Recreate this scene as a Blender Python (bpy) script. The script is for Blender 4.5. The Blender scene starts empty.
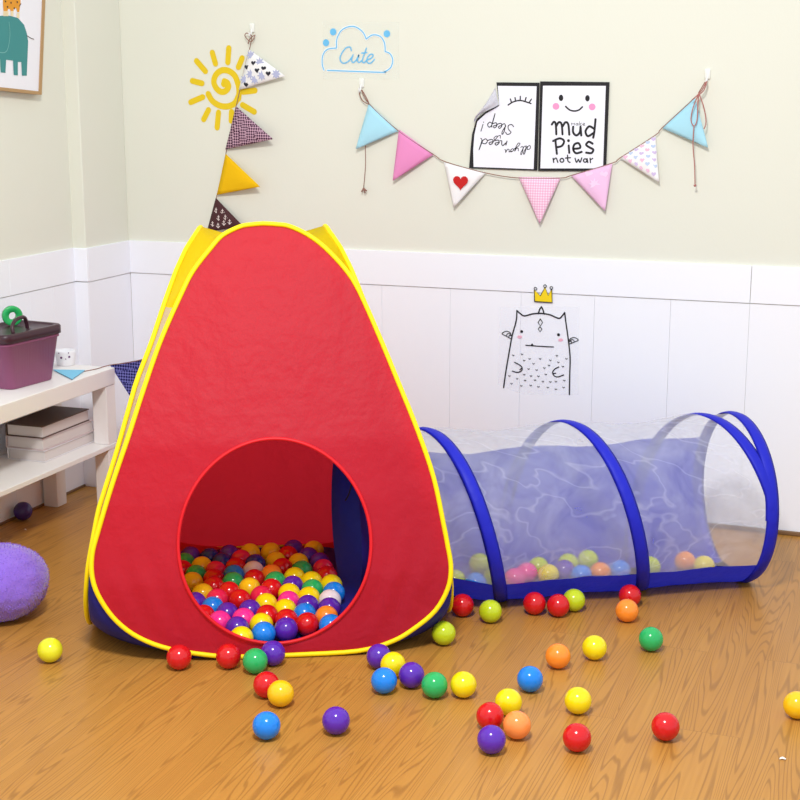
import bpy, bmesh, math, random
from mathutils import Vector as V, Matrix, noise
R = math.radians
PI = math.pi
random.seed(4)
S = bpy.context.scene
COL = S.collection

# ------------------------------------------------------------------ camera
F, HZ, CAMH = 1425.0, 310.0, 1.26
YAW, PIT = R(20.3), math.atan2(HZ, F)
FW = V((-math.sin(YAW)*math.cos(PIT), math.cos(YAW)*math.cos(PIT), -math.sin(PIT)))
RT = V((math.cos(YAW), math.sin(YAW), 0))
UP = RT.cross(FW)
CP = V((0, 0, CAMH))
cam = bpy.data.cameras.new('camera')
cam.sensor_width = 36; cam.lens = F/800*36
co = bpy.data.objects.new('camera', cam); COL.objects.link(co)
co.location = CP; co.rotation_euler = (PI/2-PIT, 0, YAW)
S.camera = co

def ray(x, y): return FW*F + RT*(x-400) + UP*(400-y)
def flo(x, y, z=0.0):
    d = ray(x, y); return CP + d*((z-CAMH)/d.z)
YB = 4.099          # back wall
XL = -2.515         # left wall
def back(x, y, o=0.0):
    d = ray(x, y); return CP + d*((YB-o)/d.y)
def left(x, y, o=0.0):
    d = ray(x, y); return CP + d*((XL+o)/d.x)

# ------------------------------------------------------------------ materials
def lin(c):
    r = []
    for v in c:
        v = v/255
        r.append(v/12.92 if v <= .04045 else ((v+.055)/1.055)**2.4)
    return (*r, 1)
MATS = {}
def mat(name, c, rough=.6, spec=.4, metal=0, sheen=0, coat=0):
    if name in MATS: return MATS[name]
    m = bpy.data.materials.new(name); m.use_nodes = True
    b = m.node_tree.nodes['Principled BSDF']
    b.inputs['Base Color'].default_value = lin(c)
    b.inputs['Roughness'].default_value = rough
    b.inputs['Specular IOR Level'].default_value = spec
    b.inputs['Metallic'].default_value = metal
    b.inputs['Sheen Weight'].default_value = sheen
    b.inputs['Coat Weight'].default_value = coat
    MATS[name] = m
    return m
def nd(m, t, **k):
    n = m.node_tree.nodes.new(t)
    for a, v in k.items(): setattr(n, a, v)
    return n
def lk(m, a, b): m.node_tree.links.new(a, b)
def pb(m): return m.node_tree.nodes['Principled BSDF']
def bump(m, scale, strength, dist=.01, detail=3, stretch=(1, 1, 1)):
    tc = nd(m, 'ShaderNodeTexCoord'); mp = nd(m, 'ShaderNodeMapping')
    mp.inputs['Scale'].default_value = stretch
    n = nd(m, 'ShaderNodeTexNoise'); n.inputs['Scale'].default_value = scale; n.inputs['Detail'].default_value = detail
    b = nd(m, 'ShaderNodeBump'); b.inputs['Strength'].default_value = strength; b.inputs['Distance'].default_value = dist
    lk(m, tc.outputs['Object'], mp.inputs['Vector']); lk(m, mp.outputs['Vector'], n.inputs['Vector'])
    lk(m, n.outputs['Fac'], b.inputs['Height'])
    for nn in m.node_tree.nodes:
        if nn.type in ('BSDF_PRINCIPLED', 'BSDF_DIFFUSE', 'BSDF_TRANSLUCENT'):
            lk(m, b.outputs['Normal'], nn.inputs['Normal'])
    return n
def fabric(name, c, trans=.25, rough=.7, bs=18, bstr=.25, bd=.02):
    m = mat(name, c, rough, .25)
    nt = m.node_tree
    t = nd(m, 'ShaderNodeBsdfTranslucent'); t.inputs['Color'].default_value = lin(c)
    mx = nd(m, 'ShaderNodeMixShader'); mx.inputs['Fac'].default_value = trans
    lk(m, pb(m).outputs[0], mx.inputs[1]); lk(m, t.outputs[0], mx.inputs[2])
    lk(m, mx.outputs[0], nt.nodes['Material Output'].inputs['Surface'])
    bump(m, bs, bstr, bd)
    return m

def net(name, c, fac):
    m = mat(name, c, .8, .1); nt = m.node_tree
    t = nd(m, 'ShaderNodeBsdfTransparent'); mx = nd(m, 'ShaderNodeMixShader')
    tr = nd(m, 'ShaderNodeBsdfTranslucent'); tr.inputs['Color'].default_value = lin(c)
    m2 = nd(m, 'ShaderNodeMixShader'); m2.inputs['Fac'].default_value = .5
    lk(m, pb(m).outputs[0], m2.inputs[1]); lk(m, tr.outputs[0], m2.inputs[2])
    tc = nd(m, 'ShaderNodeTexCoord')
    n = nd(m, 'ShaderNodeTexNoise'); n.inputs['Scale'].default_value = 9; n.inputs['Detail'].default_value = 3
    n.inputs['Roughness'].default_value = .6; n.inputs['Distortion'].default_value = .5
    mr = nd(m, 'ShaderNodeMapRange'); mr.inputs[1].default_value = .2; mr.inputs[2].default_value = .8
    mr.inputs[3].default_value = fac*.55; mr.inputs[4].default_value = fac*1.5
    lk(m, tc.outputs['Object'], n.inputs['Vector']); lk(m, n.outputs['Fac'], mr.inputs[0])
    n2_ = nd(m, 'ShaderNodeTexNoise'); n2_.inputs['Scale'].default_value = 6; n2_.inputs['Detail'].default_value = 2
    sb = nd(m, 'ShaderNodeMath', operation='SUBTRACT'); sb.inputs[1].default_value = .5
    ab = nd(m, 'ShaderNodeMath', operation='ABSOLUTE')
    m3 = nd(m, 'ShaderNodeMapRange'); m3.inputs[1].default_value = 0; m3.inputs[2].default_value = .022; m3.inputs[3].default_value = fac*.4; m3.inputs[4].default_value = 0
    ad = nd(m, 'ShaderNodeMath', operation='ADD')      # pulled creases catch more light
    mpc = nd(m, 'ShaderNodeMapping'); mpc.inputs['Rotation'].default_value = (.25, .2, R(-32.8)); mpc.inputs['Scale'].default_value = (.45, 2.4, 2.0)
    lk(m, tc.outputs['Object'], mpc.inputs['Vector']); lk(m, mpc.outputs['Vector'], n2_.inputs['Vector']); lk(m, n2_.outputs['Fac'], sb.inputs[0]); lk(m, sb.outputs[0], ab.inputs[0])
    lk(m, ab.outputs[0], m3.inputs[0]); lk(m, m3.outputs[0], ad.inputs[0]); lk(m, mr.outputs[0], ad.inputs[1])
    lk(m, ad.outputs[0], mx.inputs['Fac'])
    lk(m, t.outputs[0], mx.inputs[1]); lk(m, m2.outputs[0], mx.inputs[2])
    lk(m, mx.outputs[0], nt.nodes['Material Output'].inputs['Surface'])
    return m
def film(name, c, fac, rough=.15):
    m = mat(name, c, rough, .5); nt = m.node_tree
    t = nd(m, 'ShaderNodeBsdfTransparent'); mx = nd(m, 'ShaderNodeMixShader')
    mx.inputs['Fac'].default_value = fac
    lk(m, t.outputs[0], mx.inputs[1]); lk(m, pb(m).outputs[0], mx.inputs[2])
    lk(m, mx.outputs[0], nt.nodes['Material Output'].inputs['Surface'])
    return m

# ------------------------------------------------------------------ objects
def obj(name, bm, m, parent=None, smooth=True):
    """links a bmesh built in world coordinates as ONE mesh object"""
    if parent is not None:
        off = V((0, 0, 0)); p = parent
        while p is not None: off += p.location; p = p.parent
        bmesh.ops.translate(bm, verts=bm.verts, vec=-off)
        loc = V((0, 0, 0))
    else:
        lo = V((1e9,)*3); hi = V((-1e9,)*3)
        for v in bm.verts:
            for i in range(3): lo[i] = min(lo[i], v.co[i]); hi[i] = max(hi[i], v.co[i])
        loc = V(((lo.x+hi.x)/2, (lo.y+hi.y)/2, lo.z))
        bmesh.ops.translate(bm, verts=bm.verts, vec=-loc)
    me = bpy.data.meshes.new(name); bm.to_mesh(me); bm.free()
    for mm in (m if isinstance(m, (list, tuple)) else [m]): me.materials.append(mm)
    if smooth:
        for p in me.polygons: p.use_smooth = True
    o = bpy.data.objects.new(name, me); COL.objects.link(o)
    o.location = loc
    if parent is not None: o.parent = parent
    return o
def tag(o, label, cat, group=None):
    o['label'] = label; o['category'] = cat
    if group: o['group'] = group
    return o
def thing(name, label, cat, loc, group=None):
    o = bpy.data.objects.new(name, None); COL.objects.link(o)
    o.empty_display_size = .05
    o.location = loc
    return tag(o, label, cat, group)
def struct(name, bm, m, smooth=False):
    o = obj(name, bm, m, None, smooth); o['kind'] = 'structure'
    return o

# ------------------------------------------------------------------ shapes
def box(bm, lo, hi, bev=0, M=None, seg=2):
    r = bmesh.ops.create_cube(bm, size=1)
    vs = r['verts']
    for v in vs:
        v.co = V([lo[i]+(v.co[i]+.5)*(hi[i]-lo[i]) for i in range(3)])
    es = {e for v in vs for e in v.link_edges}
    allv = set(vs)
    if bev:
        rr = bmesh.ops.bevel(bm, geom=list(es), offset=bev, segments=seg, affect='EDGES', profile=.5)
        allv = {v for f in rr['faces'] for v in f.verts} | {v for v in vs if v.is_valid}
    if M is not None:
        for v in allv: v.co = M @ v.co
def cr(pts, n=6, closed=False):
    P = [V(p) for p in pts]
    if len(P) < 3: return P
    out = []; N = len(P)
    rng = range(N if closed else N-1)
    for i in rng:
        if closed: a, b, c, d = P[(i-1) % N], P[i], P[(i+1) % N], P[(i+2) % N]
        else: a, b, c, d = P[max(i-1, 0)], P[i], P[i+1], P[min(i+2, N-1)]
        for k in range(n):
            t = k/n
            out.append(.5*((2*b)+(c-a)*t+(2*a-5*b+4*c-d)*t*t+(3*b-a-3*c+d)*t**3))
    if not closed: out.append(P[-1])
    return out
def tube(bm, pts, r, seg=8, closed=False, caps=True, mi=0):
    P = [V(p) for p in pts]; N = len(P); rings = []
    prev = None
    for i in range(N):
        if closed: t = P[(i+1) % N]-P[(i-1) % N]
        else: t = P[min(i+1, N-1)]-P[max(i-1, 0)]
        if t.length < 1e-9: t = V((0, 0, 1))
        t.normalize()
        if prev is None:
            u = t.cross(V((0, 0, 1)))
            if u.length < .1: u = t.cross(V((1, 0, 0)))
        else: u = prev - t*prev.dot(t)
        u.normalize(); prev = u; w = t.cross(u)
        rr = r[i] if isinstance(r, (list, tuple)) else r
        rings.append([bm.verts.new(P[i]+(u*math.cos(2*PI*k/seg)+w*math.sin(2*PI*k/seg))*rr) for k in range(seg)])
    for i in range(N if closed else N-1):
        a, b = rings[i], rings[(i+1) % N]
        for k in range(seg):
            f = bm.faces.new((a[k], a[(k+1) % seg], b[(k+1) % seg], b[k])); f.material_index = mi
    if caps and not closed:
        for rg in (rings[0][::-1], rings[-1]):
            f = bm.faces.new(rg); f.material_index = mi
def grid(bm, rows, mi=0, close_u=False):
    G = [[bm.verts.new(p) for p in r] for r in rows]
    for i in range(len(G)-1):
        n = len(G[i])
        for k in range(n if close_u else n-1):
            f = bm.faces.new((G[i][k], G[i][(k+1) % n], G[i+1][(k+1) % n], G[i+1][k])); f.material_index = mi
    return G
def prism(bm, pts, nrm, th, mi=0):
    """flat polygon with real thickness th along nrm"""
    a = [bm.verts.new(V(p)) for p in pts]; b = [bm.verts.new(V(p)+nrm*th) for p in pts]
    n = len(a)
    fs = [bm.faces.new(a[::-1]), bm.faces.new(b)]
    for k in range(n): fs.append(bm.faces.new((a[k], a[(k+1) % n], b[(k+1) % n], b[k])))
    for f in fs: f.material_index = mi
def poly(bm, pts, mi=0):
    f = bm.faces.new([bm.verts.new(V(p)) for p in pts]); f.material_index = mi
LIFT = [0]
def lift(nrm):
    LIFT[0] = (LIFT[0]+1) % 12
    return nrm*(4e-5*LIFT[0])
def ribbon(bm, pts, w, nrm, mi=0, caps=True):
    """an inked stroke with round ends lying in a plane of normal nrm"""
    up = lift(nrm)
    P = [V(p)+up for p in pts]; L, Rr = [], []
    for i in range(len(P)):
        t = P[min(i+1, len(P)-1)]-P[max(i-1, 0)]
        s = nrm.cross(t).normalized()*(w/2)
        L.append(bm.verts.new(P[i]+s)); Rr.append(bm.verts.new(P[i]-s))
    for i in range(len(P)-1):
        f = bm.faces.new((Rr[i], Rr[i+1], L[i+1], L[i])); f.material_index = mi
    if caps:
        for q, o, a, b in ((P[0], P[1], L[0], Rr[0]), (P[-1], P[-2], Rr[-1], L[-1])):
            e = (q-o).normalized()*(w/2); sd = a.co-q
            arc = [bm.verts.new(q+sd*math.cos(PI*k/6)+e*math.sin(PI*k/6)) for k in range(1, 6)]
            f = bm.faces.new([a]+arc+[b]); f.material_index = mi
def disc(bm, c, r, nrm, mi=0, n=20, sy=1.0):
    u = nrm.cross(V((0, 0, 1))).normalized(); w = nrm.cross(u); c = V(c)+lift(nrm)
    poly(bm, [c+u*r*math.cos(2*PI*k/n)+w*r*sy*math.sin(2*PI*k/n) for k in range(n)], mi)
def circ(cx, cy, r, n=16, ry=None, a0=0, a1=2*PI):
    ry = ry or r
    return [(cx+r*math.cos(a0+(a1-a0)*k/n), cy+ry*math.sin(a0+(a1-a0)*k/n)) for k in range(n+1)]
NB = V((0, -1, 0))     # back wall faces -Y
NL = V((1, 0, 0))      # left wall faces +X

# ================================================================== SETTING
# wood floor
wood = mat('oak_laminate', (190, 130, 62), .38, .35)
m = wood
tc = nd(m, 'ShaderNodeTexCoord')
mpB = nd(m, 'ShaderNodeMapping'); mpB.inputs['Rotation'].default_value = (0, 0, PI/2)
br = nd(m, 'ShaderNodeTexBrick'); br.offset = .37
for k, v in (('Scale', 1), ('Mortar Size', .0012), ('Mortar Smooth', .3), ('Bias', 0), ('Brick Width', 1.15), ('Row Height', .127)): br.inputs[k].default_value = v
br.inputs['Color1'].default_value = (0, 0, 0, 1); br.inputs['Color2'].default_value = (1, 1, 1, 1); br.inputs['Mortar'].default_value = (.5, .5, .5, 1)
lk(m, tc.outputs['Object'], mpB.inputs['Vector']); lk(m, mpB.outputs['Vector'], br.inputs['Vector'])
# per plank offset for the grain
mul = nd(m, 'ShaderNodeVectorMath', operation='SCALE'); mul.inputs['Scale'].default_value = 7.3
lk(m, br.outputs['Color'], mul.inputs[0])
mpG = nd(m, 'ShaderNodeMapping'); mpG.inputs['Scale'].default_value = (15.0, .6, 1)
lk(m, tc.outputs['Object'], mpG.inputs['Vector'])
add = nd(m, 'ShaderNodeVectorMath', operation='ADD')
lk(m, mpG.outputs['Vector'], add.inputs[0]); lk(m, mul.outputs[0], add.inputs[1])
n1 = nd(m, 'ShaderNodeTexNoise'); n1.inputs['Scale'].default_value = .8; n1.inputs['Detail'].default_value = 2.2; n1.inputs['Roughness'].default_value = .4
lk(m, add.outputs[0], n1.inputs['Vector'])
mm1 = nd(m, 'ShaderNodeMath', operation='MULTIPLY'); mm1.inputs[1].default_value = 250
lk(m, n1.outputs['Fac'], mm1.inputs[0])
sn = nd(m, 'ShaderNodeMath', operation='SINE'); lk(m, mm1.outputs[0], sn.inputs[0])
mrg = nd(m, 'ShaderNodeMapRange'); mrg.inputs[1].default_value = .4; mrg.inputs[2].default_value = 1; lk(m, sn.outputs[0], mrg.inputs[0])
# fine fibres
mpF = nd(m, 'ShaderNodeMapping'); mpF.inputs['Scale'].default_value = (160, 4.5, 1)
lk(m, tc.outputs['Object'], mpF.inputs['Vector'])
n2 = nd(m, 'ShaderNodeTexNoise'); n2.inputs['Scale'].default_value = 1; n2.inputs['Detail'].default_value = 4
lk(m, mpF.outputs['Vector'], n2.inputs['Vector'])
n3 = nd(m, 'ShaderNodeTexNoise'); n3.inputs['Scale'].default_value = 2.2; n3.inputs['Detail'].default_value = 3
lk(m, tc.outputs['Object'], n3.inputs['Vector'])
def mixc(m, a, b, fac, f=1.0):
    x = nd(m, 'ShaderNodeMix', data_type='RGBA')
    if isinstance(a, tuple): x.inputs[6].default_value = a
    else: lk(m, a, x.inputs[6])
    if isinstance(b, tuple): x.inputs[7].default_value = b
    else: lk(m, b, x.inputs[7])
    if isinstance(fac, (int, float)): x.inputs[0].default_value = fac
    else:
        k = nd(m, 'ShaderNodeMath', operation='MULTIPLY'); k.inputs[1].default_value = f
        lk(m, fac, k.inputs[0]); lk(m, k.outputs[0], x.inputs[0])
    return x.outputs[2]
base = mixc(m, lin((184, 129, 56)), lin((194, 140, 66)), br.outputs['Color'], 1)
base = mixc(m, base, lin((140, 88, 32)), n2.outputs['Fac'], .6)
base = mixc(m, base, lin((98, 56, 16)), mrg.outputs[0], .46)
base = mixc(m, base, lin((196, 142, 70)), n3.outputs['Fac'], .25)
base = mixc(m, base, lin((105, 62, 28)), br.outputs['Fac'], .3)
lk(m, base, pb(m).inputs['Base Color'])
bm = bmesh.new(); box(bm, (-2.75, -1.2, -.04), (2.2, 4.3, 0)); fl = struct('floor', bm, wood)

# walls: cream wallpaper above, white panelling below
paper = mat('cream_wallpaper', (225, 225, 212), .85, .15); bump(paper, 260, .12, .002, 3, (1, 1, .35))
bm = bmesh.new(); box(bm, (-2.75, YB+.004, 0), (2.2, YB+.13, 2.7)); struct('wall_back', bm, paper)
JY, JX = 3.846, -2.468
bm = bmesh.new()
box(bm, (XL-.13, -1.2, 0), (XL-.004, JY, 2.7)); box(bm, (XL-.13, JY+.0, 0), (JX-.004, YB+.004, 2.7), .003)
struct('wall_left', bm, paper)
white = mat('white_panelling', (243, 244, 250), .5, .3); bump(white, 9, .06, .01, 3, (6, 6, .5))
TOP, GRV = .776, .669
def boards_back(z0, z1, th, cuts, gap=.0016, bev=.0006):
    bm = bmesh.new()
    for a, b in zip(cuts[:-1], cuts[1:]): box(bm, (a+gap/2, YB-th, z0), (b-gap/2, YB+.004, z1), bev, seg=1)
    return bm
x522 = back(520, 360).x; x751 = back(748, 340).x
pl = (x751-x522)/3
cuts = [x522+pl*k for k in range(-14, 20)]
cuts = [JX] + [c for c in cuts if c > JX+.02 and c < 2.2] + [2.2]
struct('trim_1', boards_back(.0, GRV-.0012, 0.0, cuts, .0005), white)
struct('trim_2', boards_back(GRV+.0012, TOP, .003, [JX, back(751, 285).x, 1.2, 2.2]), white)
def boards_left(X, th, z0, z1, cuts, gap=.0006, bev=.0005):
    bm = bmesh.new()
    for a, b in zip(cuts[:-1], cuts[1:]): box(bm, (X-.004, a+gap/2, z0), (X+th, b-gap/2, z1), bev, seg=1)
    return bm
lc = [-1.2+.123*k for k in range(0, 41)] + [JY-.006]
struct('trim_3', boards_left(XL, 0, 0, GRV-.0012, lc), white)
struct('trim_4', boards_left(XL, .003, GRV+.0012, TOP, [-1.2, .6, left(9, 280).y, JY-.006]), white)
bm = boards_left(JX, 0, 0, GRV-.0012, [JY, YB]); box(bm, (XL-.004, JY-.006, 0), (JX, JY-.0005, GRV-.0012), .002, seg=2)
struct('trim_5', bm, white)
bm = boards_left(JX, .003, GRV+.0012, TOP, [JY, YB]); box(bm, (XL-.004, JY-.008, GRV+.0012), (JX+.003, JY-.0005, TOP), .003, seg=2)
struct('trim_6', bm, white)
beadm = mat('brown_floor_bead', (128, 96, 66), .5, .3)
bm = bmesh.new(); box(bm, (JX, YB-.008, 0), (2.2, YB-.0003, .013), .003); struct('baseboard_back', bm, beadm)
bm = bmesh.new(); box(bm, (XL+.0003, -1.2, 0), (XL+.006, JY-.008, .008), .002); struct('baseboard_left', bm, beadm)

# ================================================================== PLAY TENT
TYAW = R(20.3+5.5)
TA = V((math.cos(TYAW), math.sin(TYAW), 0)); TN = V((-math.sin(TYAW), math.cos(TYAW), 0))
TC = flo(272, 658) + TN*.435
TC.z = 0
WZ = [(0, .006), (.06, .006), (.115, .0085), (.172, .015), (.25, .03), (.31, .06), (.357, .1), (.387, .15), (.401, .2), (.398, .25), (.386, .3), (.359, .4), (.325, .5), (.288, .6), (.2485, .7), (.2045, .8), (.176, .85), (.133, .9), (.097, .93), (.064, .947), (.03, .955), (0, .957)]
OZ = [(0, .435), (.18, .43), (.36, .395), (.48, .36), (.63, .29), (.75, .236), (.85, .192), (.94, .155), (1, .13)]
def interp(x, tab):
    for (a, fa), (b, fb) in zip(tab[:-1], tab[1:]):
        if x <= b: return fa+(fb-fa)*max(0, (x-a))/(b-a)
    return tab[-1][1]
OS = [(0, .42), (.05, .418), (.14, .41), (.22, .399), (.34, .374), (.465, .331), (.61, .287), (.69, .2535), (.78, .222), (.85, .196), (.90, .174), (.94, .151), (1, .125)]
OB = [(0, .365), (.18, .36), (.36, .345), (.48, .32), (.63, .27), (.75, .228), (.85, .19), (.94, .155), (1, .13)]
def oz(z, k=0): return interp(z, OS if k in (1, 3) else OB if k == 2 else OZ)
ZS = [.01, .03, .06, .1, .15, .2, .25, .3, .4, .5, .6, .7, .8, .85, .9, .93, .95]
LEFT = [.121, .225, .295, .343, .376, .393, .393, .379, .346, .309, .274, .236, .189, .162, .122, .094, .054]
RIGHT = [.196, .274, .326, .373, .401, .409, .402, .393, .373, .340, .301, .261, .218, .187, .141, .102, .061]
HALF = [V((p[0], p[1], 0)) for p in WZ]
HALF = cr(HALF, 4)
def edge(ws):
    return cr([V((0, .006, 0)), V((.06, .0065, 0))] + [V((w, z, 0)) for w, z in zip(ws, ZS)] + [V((ws[-1]*.5, .955, 0)), V((0, .957, 0))], 4)
RH, LH = edge(RIGHT), edge(LEFT)
def outline(k):
    if k == 0: a, b = RH, LH
    elif k == 2: a = b = [V((0, .006, 0)), V((.2, .006, 0)), V((.40, .006, 0)), V((.43, .03, 0)), V((.425, .1, 0))] + [p for p in HALF if p.y > .24]
    else:
        n_ = [V((p.x*.89, p.y, 0)) for p in HALF]
        a, b = (n_, HALF) if k == 1 else (HALF, n_)
    return [(p.x, p.y) for p in a] + [(-p.x, p.y) for p in b[-2:0:-1]]
def wid(k, side, z):
    t = (RH if side > 0 else LH) if k == 0 else HALF
    f = .89 if (k, side) in ((1, 1), (3, -1)) else 1
    return f*interp(z, [(p.y+i*1e-9, p.x) for i, p in enumerate(t)])
def tp(k, s, z, d=0.0):
    """point on tent face k (0 front, 1 right, 2 back, 3 left), d outward"""
    x, y = s, -(oz(z, k)+d)
    for _ in range(k): x, y = -y, x
    z = z - .022*(y+.15)/.15*.957*max(0, z/.957)**3      # the top sags towards the back
    return TC + TA*x + TN*y + V((0, 0, z))
def radial(poly2, c, ang):
    """distance from c to the closed outline poly2 in direction ang"""
    dx, dy = math.cos(ang), math.sin(ang); best = 0
    n = len(poly2)
    for i in range(n):
        ax, ay = poly2[i][0]-c[0], poly2[i][1]-c[1]; bx, by = poly2[(i+1) % n][0]-c[0], poly2[(i+1) % n][1]-c[1]
        ex, ey = bx-ax, by-ay
        den = dx*ey-dy*ex
        if abs(den) < 1e-12: continue
        t = (ax*ey-ay*ex)/den; u = (ax*dy-ay*dx)/den
        if t > 0 and -1e-6 <= u <= 1+1e-6: best = max(best, t)
    return best
def wr(s, z, k):
    p = V((s*4+k*9, z*4, k*3.3))
    w = noise.noise(p)*.006+noise.noise(V((s*16+k, z*3+s*6, 1.7)))*.0022
    return w
def tent_panel(name, k, hole, m, parent):
    c, rx, rz = hole; K = 144; J = 22
    bm = bmesh.new(); rows = []; OUT = outline(k)
    for j in range(J+1):
        row = []
        for a in range(K):
            an = 2*PI*a/K
            ro = radial(OUT, c, an)-.002
            ri = 1/math.sqrt((math.cos(an)/rx)**2+(math.sin(an)/rz)**2) if rx > 0 else 0.004
            f = j/J; r = ri+(ro-ri)*f
            s, z = c[0]+r*math.cos(an), max(.0008 if k == 2 else .005, c[1]+r*math.sin(an))
            damp = min(1, 4*f*(1-f)+.15)
            # gathered folds near the lower corners
            g = 0
            if z < .32 and abs(s) > .2: g = .0035*math.sin((abs(s)-z*.35)*95)*min(1, (.32-z)*6)*f*(1-f)*3.2
            if z > .78: g += .003*math.sin(s*60+k)*(z-.78)*5*f*(1-f)*3
            row.append(tp(k, s, z, wr(s, z, k)*damp+g))
        rows.append(row)
    grid(bm, rows, close_u=True)
    return obj(name, bm, m, parent)
red = fabric('red_nylon', (228, 44, 66), .55, .5, 30, .3, .01)
yel = fabric('yellow_nylon', (246, 222, 12), .5, .6)
blue = fabric('dark_blue_nylon', (34, 36, 128), .12, .6)
gauze = net('beige_mesh', (228, 218, 196), .85)
pip = mat('yellow_binding', (250, 222, 8), .55, .3)
rtr = mat('red_binding', (214, 22, 34), .5, .3)
tent = thing('play_tent', 'red pop up play tent with yellow edges and a round door full of balls', 'play tent', (TC.x, TC.y, 0))
HOLE = ((.0125, .2627), .2157, .227)
pf = tent_panel('front_panel', 0, HOLE, red, tent)
bm = bmesh.new()
tube(bm, [tp(0, HOLE[0][0]+HOLE[1]*math.cos(2*PI*a/96), HOLE[0][1]+HOLE[2]*math.sin(2*PI*a/96), .003) for a in range(96)], .0042, 8, True)
obj('door_binding', bm, rtr, pf)['label'] = 'bright red binding round the door hole'
# the tunnel's line, needed for the side door
TD = V((math.cos(R(32.8)), math.sin(R(32.8)), 0)); TQ = V((-TD.y, TD.x, 0)); A0 = V((-.672, 3.552, 0))
best = min(range(-900, 0), key=lambda i: abs((A0+TD*i/1000-TC).dot(TA)-oz(.21, 1)))/1000
LFACE = best
sdoor = (A0+TD*LFACE-TC).dot(TN)
SIDEH = ((sdoor, .218), .232, .222)
tent_panel('side_panel', 1, SIDEH, blue, tent)
tent_panel('side_panel', 3, ((0, .4), 0, 0), yel, tent)
tent_panel('back_panel', 2, ((0, .4), 0, 0), red, tent)
for k in range(4):
    bm = bmesh.new()
    tube(bm, [tp(k, s, max(z, .0058), .002 if k == 0 else .006) for s, z in outline(k)], .0056, 8, True)
    obj('edge_binding', bm, pip, tent)
def corner(k, z0, z1, name, m):
    bm = bmesh.new(); rows = []
    lv = [p for p in HALF if z0-1e-6 <= p.y <= z1+1e-6]
    ps = [V((interp(z, [(p.y+i*1e-9, p.x) for i, p in enumerate(HALF)]), z, 0)) for z in (z0, z1)]
    lv = [ps[0]] + [p for p in lv if z0+.002 < p.y < z1-.002] + [ps[1]]
    for p in lv:
        z = p.y
        a, b = tp(k, wid(k, 1, z), z), tp((k+1) % 4, -wid((k+1) % 4, -1, z), z)
        outd = ((a+b)/2-TC); outd.z = 0; outd.normalize()
        row = []
        for i in range(9):
            u = i/8; q = a.lerp(b, u); g = 4*u*(1-u)
            if z < .24: q = q+outd*g*.032*(1-z/.24)
            if z > .76:
                t = (z-.76)/.197
                q = q-outd*g*.012*t-V((0, 0, 1))*g*.034*t
            if z < .03: q.z = max(.003, q.z-.004)
            row.append(q)
        rows.append(row)
    grid(bm, rows)
    return obj(name, bm, m, tent)
for k in range(4):
    corner(k, .77, .957, 'top_gusset', yel)
    corner(k, .20, .77, 'mesh_gusset', gauze)
    corner(k, .006, .20, 'base_gusset', red if k in (1, 2) else blue)
bm = bmesh.new()
rim = []
for k in range(4):
    a, b = tp(k, 0, .957), tp((k+1) % 4, 0, .957)
    outd = ((a+b)/2-TC); outd.z = 0; outd.normalize()
    for i in range(8):
        u = i/8; g = 4*u*(1-u); rim.append(a.lerp(b, u)-outd*g*.012-V((0, 0, 1))*g*.034)
cen = TC+V((0, 0, .895))
grid(bm, [[cen.lerp(p, f)-V((0, 0, .0)) for p in rim] for f in (.02, .35, .7, 1)], close_u=True)
obj('top_cap', bm, yel, tent)
bm = bmesh.new()
fp = []
for k in range(4):
    for s in (-.2, 0, .2): fp.append(tp(k, s, .003, -.012))
prism(bm, fp, V((0, 0, 1)), .0015); obj('floor_sheet', bm, blue, tent, False)
bm = bmesh.new()
p = tp(2, .03, .42, -.02)
pA = A0+TD*(-.76)-TQ*.13+V((0, 0, .335))
tube(bm, cr([pA+V((0, 0, .03)), pA+V((-.004, 0, .005)), pA+V((-.012, 0, -.02)), pA+V((-.02, 0, -.035))]), .0018, 6)
tie = bm

# ================================================================== CRAWL TUNNEL
RT_, ZC = .222, .209
def tu(L, al, r=RT_):
    a = R(al)
    p = A0 + TD*L - TQ*(r*math.cos(a)); p.z = max(.004, ZC+r*math.sin(a)); return p
PITCH = .352
def hoopL(al):      # helix position (near bottom of hoop 2 at L=0)
    return -(al+70)/360*PITCH*1.06
tun = thing('crawl_tunnel', 'blue crawl tunnel with white mesh top and hoops beside the red tent', 'play tunnel', (A0.x, A0.y, 0))
L0, L1 = LFACE-.03, .292
def Lat(al, off):      # where the tunnel wall meets the slanting tent side
    p = tu(0, al); return (oz(p.z, 1)+off-(p-TC).dot(TA))/TD.dot(TA)
def tubewall(name, a0, a1, na, m, wrk):
    bm = bmesh.new(); rows = []
    NL_ = 90
    for i in range(NL_+1):
        row = []
        for j in range(na+1):
            al = a0+(a1-a0)*j/na
            Ls = Lat(al, .017); L = Ls+(L1-Ls)*i/NL_
            ph = (L-hoopL(al if al < 290 else al-360))/PITCH
            sc = .5-.5*math.cos(2*PI*ph)
            endd = max(0, min(1, (L1-L)/.12, (L-Ls)/.05))
            d = (-.013*sc*(1 if math.sin(R(al)) > -.5 else .3) + noise.noise(V((L*9, al*.03, 3)))*.005 + noise.noise(V((L*26+al*.05, al*.08, 5)))*.002*wrk)*endd
            d -= .034*max(0, 1-(L-Ls)/.11)*max(0, math.cos(R(al+30)))      # gathered in at the tent door
            row.append(tu(L, al, RT_+d))
        rows.append(row)
    grid(bm, rows)
    return obj(name, bm, m, tun)
tblue = fabric('royal_blue_nylon', (50, 58, 212), .45, .6, 22, .4, .015)
tubewall('fabric_base', 147, 325, 40, tblue, 1)
wnet = net('white_net', (246, 248, 255), .36)
tubewall('mesh_top', -35, 147, 40, wnet, 1.3)
strap = fabric('blue_hoop_tape', (34, 40, 196), .15, .5, 30, .3, .01)
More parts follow.
